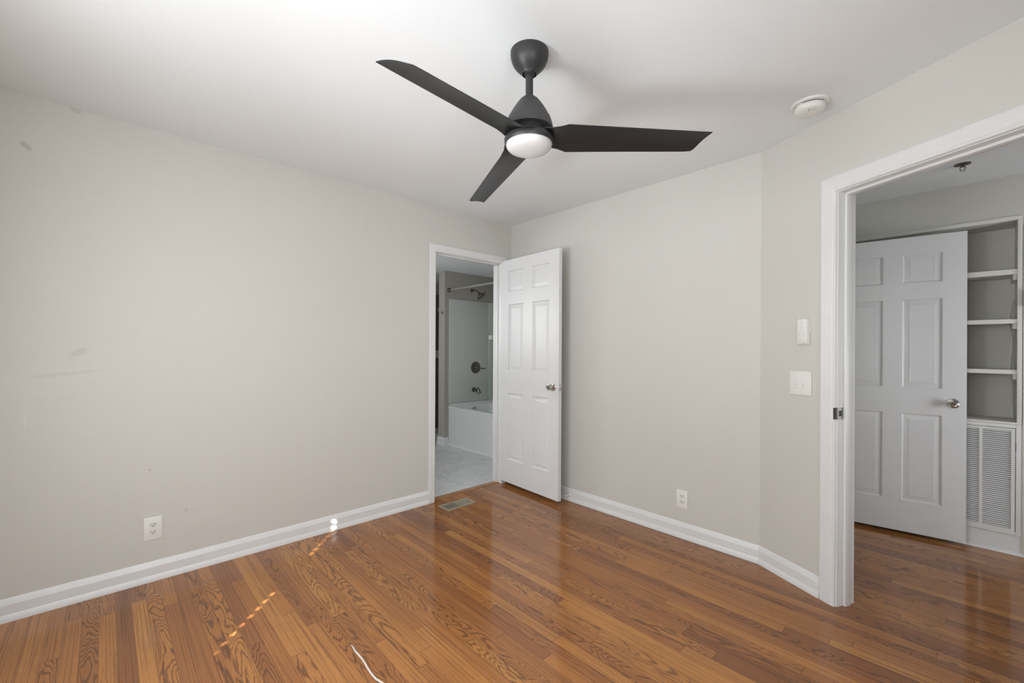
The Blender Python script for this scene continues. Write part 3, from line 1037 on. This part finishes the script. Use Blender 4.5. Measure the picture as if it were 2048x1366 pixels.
rm = tag(empty('fan_remote', WP(0.2835, 0, 1.3640), frame_matrix(WD, WN, (0, 0, 1))), 'white fan remote in its cradle above the switch', 'remote control')
m = MB()
m.box((-0.031, 0, -0.0680), (0.031, 0.006, 0.0670), 0.002)
m.box((-0.031, 0.004, -0.0680), (0.031, 0.019, -0.0600), 0.002)
m.box((0.0285, 0.004, -0.0680), (0.0325, 0.018, -0.010), 0.0012)
m.box((-0.0325, 0.004, -0.0680), (-0.0285, 0.018, -0.010), 0.0012)
m.build('cradle', M['plastic2'], rm)
m = MB()
m.box((-0.0280, 0.0062, -0.0600), (0.0280, 0.0240, 0.0660), 0.004)
bd = m.build('remote_body', M['plastic'], rm)
m = MB()
pr = ring(0.0185, 0.0185, 32)
a = [m.bm.verts.new((x, 0.0238, -0.0110 + z_)) for x, z_ in pr]
b = [m.bm.verts.new((x, 0.0252, -0.0110 + z_)) for x, z_ in pr]
c = [m.bm.verts.new((x * 0.86, 0.0252, -0.0110 + z_ * 0.86)) for x, z_ in pr]
d = [m.bm.verts.new((x * 0.86, 0.0238, -0.0110 + z_ * 0.86)) for x, z_ in pr]
for i in range(32):
    j = (i + 1) % 32
    for A_, B_ in ((a, b), (b, c), (c, d)):
        m.bm.faces.new((A_[i], A_[j], B_[j], B_[i]))
m.build('dial_ring', M['plastic2'], bd)
m = MB()
m.box((-0.0050, 0.0236, 0.0300), (0.0050, 0.0250, 0.0550), 0.0006)
m.build('rocker_button', M['plastic2'], bd)
for x_, z_ in ((-0.006, 0.0190), (0.004, 0.0190)):
    MB().lathe([(0, 0), (0.0020, 0), (0.0020, 0.0007), (0, 0.0007)], (x_, 0.0239, z_), (0, 1, 0), 12).build('mode_button', M['mark'], bd)
for x_, z_ in ((0, 0.0005), (0.011, -0.011), (-0.011, -0.011), (0, -0.0225), (0, -0.011)):
    MB().lathe([(0, 0), (0.0016, 0), (0.0016, 0.0006), (0, 0.0006)], (x_, 0.0239, z_), (0, 1, 0), 12).build('speed_button', M['print'], bd)
MB().lathe([(0, 0), (0.0012, 0), (0.0012, 0.0005), (0, 0.0005)], (0, 0.0239, 0.0610), (0, 1, 0), 10).build('signal_light', M['mark'], bd)
m = MB()
m.box((-0.016, 0.0239, -0.0500), (0.016, 0.0242, -0.0485))
m.tube([(-0.017, 0.0240, -0.0465), (-0.013, 0.0240, -0.0400), (-0.006, 0.0240, -0.0370), (0.001, 0.0240, -0.0380)], 0.0005, 6)
m.build('printed_mark', M['mark'], bd)

# ------------------------------------------------------------------ floor register, cord, door stop
fr_ = tag(empty('floor_register', (0.1850, -0.7535, 0)), 'tan metal floor register in front of the bathroom doorway', 'floor vent')
hx, hy_ = 0.0690, 0.1400
gx, gy = 0.0490, 0.1180
m = MB()
for lo, hi in (((-hx, -hy_, 0), (-gx, hy_, 0.005)), ((gx, -hy_, 0), (hx, hy_, 0.005)), ((-gx, -hy_, 0), (gx, -gy, 0.005)), ((-gx, gy, 0), (gx, hy_, 0.005))):
    m.box(lo, hi, 0.0012)
m.build('frame', M['register'], fr_)
m = MB()
for k in range(7):
    x = -gx + (2 * gx) * (k + 0.5) / 7
    m.box((x - 0.0016, -gy, 0.0034), (x + 0.0016, gy, 0.0042))
for k in range(1, 20):
    y = -gy + 2 * gy * k / 20
    m.box((-gx, y - 0.0012, 0.0034), (gx, y + 0.0012, 0.0041))
m.build('grille', M['register'], fr_)
m = MB()
m.box((-gx, -gy, 0.0002), (gx, -0.010, 0.0033))  # solid dark plate, its colour stands for the shade inside the open half
tag(m.build('open_louver', M['slot'], fr_), 'dark open half')
m = MB()
m.box((-gx, -0.010, 0.0002), (gx, gy, 0.0033))
m.build('closed_louver', M['register_in'], fr_)
m = MB()
m.box((-0.030, gy - 0.013, 0.0042), (0.030, gy - 0.0095, 0.0052))
m.build('damper_slot', M['slot'], fr_)

m = MB()
cp = [(1.2392, -2.0706), (1.26, -2.0716), (1.2818, -2.0737), (1.298, -2.0742), (1.3144, -2.0730), (1.345, -2.0728), (1.3786, -2.0744), (1.41, -2.0788), (1.4417, -2.0808), (1.465, -2.0812), (1.4873, -2.0802), (1.5141, -2.0731), (1.56, -2.066), (1.62, -2.070)]
m.tube([(x, y, 0.0035) for x, y in cp], [0.0016, 0.0026] + [0.0036] * (len(cp) - 2), 8)
tag(m.build('string', M['cord']), 'thin white string lying on the wood floor at the bottom edge', 'string')

ds = tag(empty('door_stop', (0.742, -0.0125, 0.052)), 'small white door stop on the back baseboard beside the open door', 'door stop')
MB().lathe([(0, 0), (0.011, 0), (0.010, 0.004), (0.006, 0.006), (0, 0.006)], (0, 0, 0), (0, -1, 0), 20).build('base', M['trim'], ds)
MB().lathe([(0, 0.004), (0.0045, 0.004), (0.0045, 0.052), (0, 0.052)], (0, 0, 0), (0, -1, 0), 14).build('rod', M['trim'], ds)
MB().lathe([(0, 0.050), (0.0075, 0.050), (0.0080, 0.056), (0.0070, 0.062), (0, 0.063)], (0, 0, 0), (0, -1, 0), 16).build('tip', M['plastic'], ds)

# ------------------------------------------------------------------ built-in shelves in the hall
bs = tag(empty('built_in_shelves', (2.75, HY, 0)), 'white built-in wall shelves half hidden behind the hall door', 'shelves')
O = Vector((2.75, HY, 0))


def part(lo, hi, name, mm, parent, org, bev=0.0):
    q = MB()
    q.box(tuple(Vector(lo) - org), tuple(Vector(hi) - org), bev)
    return q.build(name, mm, parent)


FRY = HY - 0.012
part((NX0, FRY, 2.082), (NX1 + 0.020, HY + 0.09, 2.106), 'top_rail', M['shelf'], bs, O, 0.001)
part((NX1, FRY, 0.815), (NX1 + 0.020, HY + 0.05, 2.082), 'side_post', M['shelf'], bs, O, 0.001)
q = MB()
q.box(tuple(Vector((NX0, NB, 0.78)) - O), tuple(Vector((NX1 + 0.02, NB + 0.02, 2.106)) - O))
q.box(tuple(Vector((NX0 - 0.02, HY, 0.78)) - O), tuple(Vector((NX0, NB, 2.106)) - O))
q.box(tuple(Vector((NX1, HY + 0.0502, 0.78)) - O), tuple(Vector((NX1 + 0.02, NB, 2.0818)) - O))
q.box(tuple(Vector((NX0, HY + 0.0902, 2.082)) - O), tuple(Vector((NX1 + 0.02, NB, 2.106)) - O))
tag(q.build('niche_lining', M['niche'], bs), 'greige lining behind the shelves')
for zt_, zb_ in ((1.778, 1.746), (1.466, 1.439), (1.149, 1.123)):
    q = MB(Matrix.Translation(-O))      # each shelf is notched near its back corner for the cable
    q.prism([(NX0, HY - 0.004), (NX1, HY - 0.004), (NX1, NB), (3.221, NB), (3.221, 1.490), (3.186, 1.490), (3.186, NB), (NX0, NB)], zb_, zt_)
    q.build('shelf', M['shelf'], bs)
    part((NX1 - 0.018, HY + 0.012, zb_ - 0.034), (NX1 - 0.0004, NB - 0.0004, zb_ - 0.0003), 'shelf_cleat', M['shelf'], bs, O, 0.001)
part((NX0, HY - 0.016, 0.8095), (NX1 + 0.020, NB, 0.822), 'ledge', M['shelf'], bs, O, 0.002)
q = MB()
q.box((NX0, HY - 0.006, 0.0), (NX1 + 0.11, HY + 0.009, 0.8090))
pn = struct(q.build('trim_6', M['trim']), 'white panel below the built-in shelves around the air grille', 'panel')
q = MB()
q.extrude([(0, 0), (0.014, 0), (0.013, 0.008), (0.008, 0.014), (0, 0.017)], (NX0, HY - 0.006, 0), (NX1 + 0.11, HY - 0.006, 0), (0, -1, 0), (0, 0, 1))
q.build('shoe_moulding', M['trim'], pn)

# white cable running down through the shelves
q = MB()
pts = [(3.2265, 1.50, 1.620), (3.218, 1.50, 1.613), (3.209, 1.50, 1.585), (3.203, 1.505, 1.535), (3.199, 1.51, 1.492), (3.198, 1.51, 1.452),
       (3.200, 1.51, 1.420), (3.208, 1.51, 1.372), (3.2125, 1.51, 1.330), (3.211, 1.51, 1.270), (3.206, 1.51, 1.215), (3.204, 1.51, 1.155), (3.206, 1.51, 1.110),
       (3.211, 1.51, 1.050), (3.213, 1.51, 0.990), (3.212, 1.51, 0.930), (3.215, 1.505, 0.870), (3.217, 1.50, 0.826)]
q.tube(pts, 0.0042, 8)
tag(q.build('cable', M['plastic']), 'white cable threading down through the hall shelves', 'cable')

# return-air grille
ga = tag(empty('return_air_grille', (2.94, HY - 0.006, 0.465)), 'large white louvered return-air grille below the shelves', 'vent grille')
GX0, GX1, GZ0, GZ1 = -0.305, 0.305, -0.344, 0.343
q = MB()
fb = 0.022
for lo, hi in (((GX0, -0.010, GZ0), (GX0 + fb, 0, GZ1)), ((GX1 - fb, -0.010, GZ0), (GX1, 0, GZ1)), ((GX0 + fb, -0.010, GZ0), (GX1 - fb, 0, GZ0 + fb)), ((GX0 + fb, -0.010, GZ1 - fb), (GX1 - fb, 0, GZ1))):
    q.box(lo, hi, 0.002)
q.build('frame', M['grille'], ga)
q = MB()
q.box((GX0 + fb, -0.0012, GZ0 + fb), (GX1 - fb, -0.0004, GZ1 - fb))  # dark sheet close behind the louver slats
q.build('dark_filter', M['darkgrey'], ga)
q = MB()
px0, px1, pz0, pz1 = GX0 + fb + 0.001, GX1 - fb - 0.003, GZ0 + fb + 0.001, GZ1 - fb - 0.003
sx0, sx1, sz0, sz1 = px0 + 0.018, px1 - 0.016, pz0 + 0.014, pz1 - 0.014
q.box((px0, -0.0115, pz0), (sx0, -0.003, pz1))
q.box((sx1, -0.0115, pz0), (px1, -0.003, pz1))
q.box((sx0, -0.0115, pz0), (sx1, -0.003, sz0))
q.box((sx0, -0.0115, sz1), (sx1, -0.003, pz1))
ncol = 4
mw = 0.015
cwid = (sx1 - sx0 - mw * (ncol - 1)) / ncol
for k in range(1, ncol):
    x = sx0 + k * (cwid + mw) - mw
    q.box((x, -0.0112, sz0), (x + mw, -0.003, sz1))
q.build('door_panel', M['grille'], ga)
npit = 48
q = MB()
for k in range(npit):
    zc = sz0 + (sz1 - sz0) * (k + 0.5) / npit
    R_ = Matrix.Translation((0, -0.0066, zc)) @ Matrix.Rotation(math.radians(38), 4, 'X')
    q.box((sx0 - 0.001, -0.0055, -0.0007), (sx1 + 0.001, 0.0055, 0.0007), R=R_)
q.build('louver_slats', M['grille'], ga)
q = MB()
q.box((GX1 - fb - 0.0032, -0.0122, 0.178), (GX1 - fb + 0.0012, -0.0095, 0.232))
q.build('latch', M['darkgrey'], ga)
q = MB()
q.box((0.16, -0.0122, GZ1 - fb - 0.0028), (0.205, -0.0095, GZ1 - fb + 0.0005))
q.build('latch', M['darkgrey'], ga)

# white casing and dark box at the very right edge of the hall view
q = MB()
q.box((NX1 + 0.0235, HY - 0.014, 0.0), (NX1 + 0.088, HY, 2.045), 0.002)
struct(q.build('trim_5', M['shelf']), 'white upright trim right of the built-in shelves', 'trim')
th = tag(empty('wall_control_box', (NX1 + 0.055, HY - 0.014, 1.590)), 'small dark grey box on the white trim at the right edge', 'control box')
MB().box((-0.030, -0.022, -0.052), (0.030, 0, 0.052), 0.003).build('case', M['darkgrey'], th)
MB().box((-0.020, -0.0235, 0.005), (0.020, -0.0215, 0.035), 0.0006).build('window', M['slot'], th)

# ------------------------------------------------------------------ bathroom fixtures
TX0, TX1, TY0, TY1, TZ = PX1 + 0.003, -0.113, 0.4414, 1.205, 0.505
tub = tag(empty('bathtub', (TX0, TY0, 0)), 'white bathtub along the bathroom wall', 'bathtub')
TO = Vector((TX0, TY0, 0))
Lx, Ly = TX1 - TX0, TY1 - TY0
q = MB()
q.extrude([(0, 0.0), (0, 0.030), (0.004, 0.034), (0.004, 0.470), (0.0, 0.480), (-0.004, 0.497), (0.000, 0.505), (0.03, 0.505), (0.03, 0.0)], (0, 0, 0), (Lx, 0, 0), (0, 1, 0), (0, 0, 1))
q.build('apron', M['tub'], tub)
q = MB()
ri = []


def rrect(x0, y0, x1, y1, r, z_, n=6):
    out = []
    for cx_, cy_, a0 in ((x1 - r, y1 - r, 0), (x0 + r, y1 - r, PI / 2), (x0 + r, y0 + r, PI), (x1 - r, y0 + r, 1.5 * PI)):
        for k in range(n + 1):
            a_ = a0 + PI / 2 * k / n
            out.append((cx_ + r * math.cos(a_), cy_ + r * math.sin(a_), z_))
    return out


loops = [rrect(0.0, 0.0, Lx, Ly, 0.002, TZ - 0.012), rrect(0.0, 0.0, Lx, Ly, 0.004, TZ), rrect(0.035, 0.060, Lx - 0.07, Ly - 0.04, 0.10, TZ + 0.001),
         rrect(0.042, 0.070, Lx - 0.09, Ly - 0.05, 0.10, TZ - 0.015), rrect(0.085, 0.10, Lx - 0.22, Ly - 0.08, 0.12, 0.20), rrect(0.14, 0.15, Lx - 0.30, Ly - 0.13, 0.12, 0.13)]
vl = [[q.bm.verts.new(p) for p in l] for l in loops]
nn = len(vl[0])
for A_, B_ in zip(vl, vl[1:]):
    for i in range(nn):
        q.bm.faces.new((A_[i], A_[(i + 1) % nn], B_[(i + 1) % nn], B_[i]))
q.bm.faces.new(vl[-1])
q.build('basin', M['tub'], tub)
q = MB()
q.box((0.0, 0.012, TZ - 0.005), (0.010, Ly, 0.540))
q.box((0.0, Ly - 0.012, TZ - 0.005), (Lx, Ly, 0.540))
q.build('tile_flange', M['tub'], tub)
q = MB()
q.extrude([(0, 0), (-0.014, 0), (-0.013, 0.012), (-0.004, 0.020), (0, 0.021)], (0, 0, 0), (Lx, 0, 0), (0, 1, 0), (0, 0, 1))
q.build('base_strip', M['trim'], tub)
q = MB()
oc = Vector((0.0722, 0.817 - TY0, 0.4400))
q.lathe([(0, 0), (0.036, 0), (0.036, 0.006), (0.030, 0.010), (0.012, 0.011), (0.010, 0.016), (0, 0.017)], oc, (0.97, 0, 0.13), 28)
tag(q.build('overflow_cover', M['chrome'], tub), 'round metal overflow cover')

sr = tag(empty('shower_surround', (PX1, TY0, 0.545)), 'pale acrylic shower surround above the bathtub', 'shower surround')
q = MB()
q.box((0.002, 0.0, 0.0), (0.012, TY1 - TY0 - 0.01, 1.365), 0.004)
q.build('end_panel', M['surround'], sr)
q = MB()
q.box((0.013, TY1 - TY0 - 0.012, 0.0), (Lx, TY1 - TY0 - 0.001, 1.365))
bp_ = q.build('back_panel', M['surround'], sr)
q = MB()
q.box((0.012, TY1 - TY0 - 0.095, 0.0), (0.020, TY1 - TY0 - 0.012, 1.365), 0.002)
q.build('corner_panel', M['surround'], sr)
q = MB()
q.prism([(0.020, TY1 - TY0 - 0.013), (0.020, TY1 - TY0 - 0.090), (0.055, TY1 - TY0 - 0.075), (0.085, TY1 - TY0 - 0.040), (0.10, TY1 - TY0 - 0.013)], 0.845, 0.905)
q.build('soap_shelf', M['surround'], sr)

sh = tag(empty('wall_shower', (PX1, 0.8225, 2.058)), 'dark metal shower head on its arm above the surround', 'shower head')
MB().lathe([(0, 0), (0.026, 0), (0.025, 0.006), (0.012, 0.012), (0, 0.012)], (0, 0, 0), (1, 0, 0), 24).build('flange', M['bronze'], sh)
q = MB()
q.tube([(0.005, 0, 0), (0.040, 0.004, 0.006), (0.075, 0.012, -0.002), (0.105, 0.022, -0.024), (0.118, 0.028, -0.040)], 0.0085, 10)
q.build('arm', M['bronze'], sh)
dv = Vector((0.50, 0.42, -0.76)).normalized()
q = MB().lathe([(0, -0.012), (0.013, -0.010), (0.016, 0.002), (0.018, 0.012), (0.042, 0.026), (0.064, 0.040), (0.068, 0.046), (0.068, 0.056), (0.063, 0.059), (0, 0.059)], (0.120, 0.030, -0.045), dv, 32)
q.build('spray_face', M['bronze'], sh)

vv = tag(empty('shower_valve', (PX1 + 0.012, 0.8825, 1.0015)), 'round dark metal shower valve with lever on the surround', 'shower valve')
MB().lathe([(0, 0), (0.082, 0), (0.082, 0.004), (0.076, 0.010), (0.060, 0.013), (0.034, 0.014), (0, 0.014)], (0, 0, 0), (1, 0, 0), 44).build('escutcheon', M['bronze'], vv)
hb = MB().lathe([(0, 0.012), (0.031, 0.012), (0.029, 0.030), (0.024, 0.046), (0.021, 0.052), (0, 0.054)], (0, 0, 0), (1, 0, 0), 28).build('handle', M['bronze'], vv)
q = MB()
q.tube([(0.036, 0.015, -0.004), (0.042, 0.060, -0.010), (0.046, 0.105, -0.014), (0.047, 0.130, -0.013)], [0.0075, 0.006, 0.0065, 0.0085], 10)
q.build('lever', M['bronze'], hb)

tsp = tag(empty('tub_spout', (PX1 + 0.012, 0.8525, 0.7010)), 'dark metal tub spout below the shower valve', 'tub spout')
MB().lathe([(0, 0), (0.034, 0), (0.033, 0.010), (0.026, 0.040), (0.0215, 0.075), (0.021, 0.105), (0, 0.112)], (0, 0, 0), (1, 0, 0), 28).build('body', M['bronze'], tsp)
q = MB().lathe([(0, -0.012), (0.020, -0.010), (0.0215, 0.004), (0.022, 0.030), (0.025, 0.052), (0.022, 0.053), (0, 0.050)], (0.102, 0, 0.002), (0.42, 0.06, -0.90), 24)
q.build('nozzle', M['bronze'], tsp)
MB().lathe([(0, 0), (0.005, 0), (0.005, 0.012), (0.009, 0.014), (0.009, 0.022), (0, 0.023)], (0.100, 0, 0.016), (0, 0, 1), 16).build('diverter_knob', M['bronze'], tsp)

rd = tag(empty('shower_rod', (PX1, TY0 + 0.002, 2.026)), 'chrome shower curtain rod crossing above the bathtub', 'curtain rod')
q = MB().lathe([(0, 0), (0.0105, 0), (0.0105, PX1 * -1 - 0.112), (0, PX1 * -1 - 0.112)], (0, 0, 0), (1, 0, 0), 20)
q.build('rod', M['bright'], rd)
MB().lathe([(0, 0), (0.030, 0), (0.030, 0.008), (0.024, 0.020), (0.015, 0.034), (0.0125, 0.045), (0, 0.045)], (0.0005, 0, 0), (1, 0, 0), 28).build('wall_flange', M['bronze'], rd)
MB().lathe([(0, 0), (0.030, 0), (0.030, 0.008), (0.024, 0.020), (0.015, 0.034), (0, 0.034)], (-PX1 - 0.1105, 0, 0), (-1, 0, 0), 28).build('wall_flange', M['bronze'], rd)

hk = tag(empty('robe_hook', (-1.713, PY, 1.728)), 'small chrome robe hook on the stub wall end', 'robe hook')
MB().lathe([(0, 0), (0.022, 0), (0.021, 0.006), (0.010, 0.010), (0, 0.010)], (0, 0, 0), (0, -1, 0), 24).build('rosette', M['chrome'], hk)
q = MB()
q.tube([(0, -0.006, 0), (-0.004, -0.028, -0.006), (-0.012, -0.046, 0.002), (-0.018, -0.056, 0.028), (-0.022, -0.058, 0.056)], [0.007, 0.006, 0.0055, 0.005, 0.006], 10)
q.build('hook', M['chrome'], hk)

cb = tag(empty('tall_cabinet', (-2.43, 0.62, 0)), 'dark tall cabinet with a pale middle band beyond the bathtub', 'cabinet')
CX0, CX1, CY0_, CY1_ = -0.20, 0.0, -0.26, 0.56  # stands for a dark panel of unknown kind, built as a cabinet
q = MB()
q.box((CX0, CY0_, 0.075), (CX1, CY1_, 2.052))
q.build('carcass', M['cabinet'], cb)
q = MB()
q.box((CX1, CY0_, 1.235), (CX1 + 0.016, CY1_, 2.040), 0.002)
q.build('upper_door', M['cabinet'], cb)
q = MB()
q.box((CX1, CY0_, 0.085), (CX1 + 0.016, CY1_, 1.115), 0.002)
q.build('lower_door', M['cabinet'], cb)
q = MB()
q.box((CX1, CY0_, 1.118), (CX1 + 0.018, CY1_, 1.232), 0.002)
tag(q.build('middle_rail', M['cabinet_pale'], cb), 'pale band between the doors')
q = MB()
q.box((CX0, CY0_, 0.0), (CX1, CY1_, 0.075))
q.build('plinth', M['cabinet_pale'], cb)
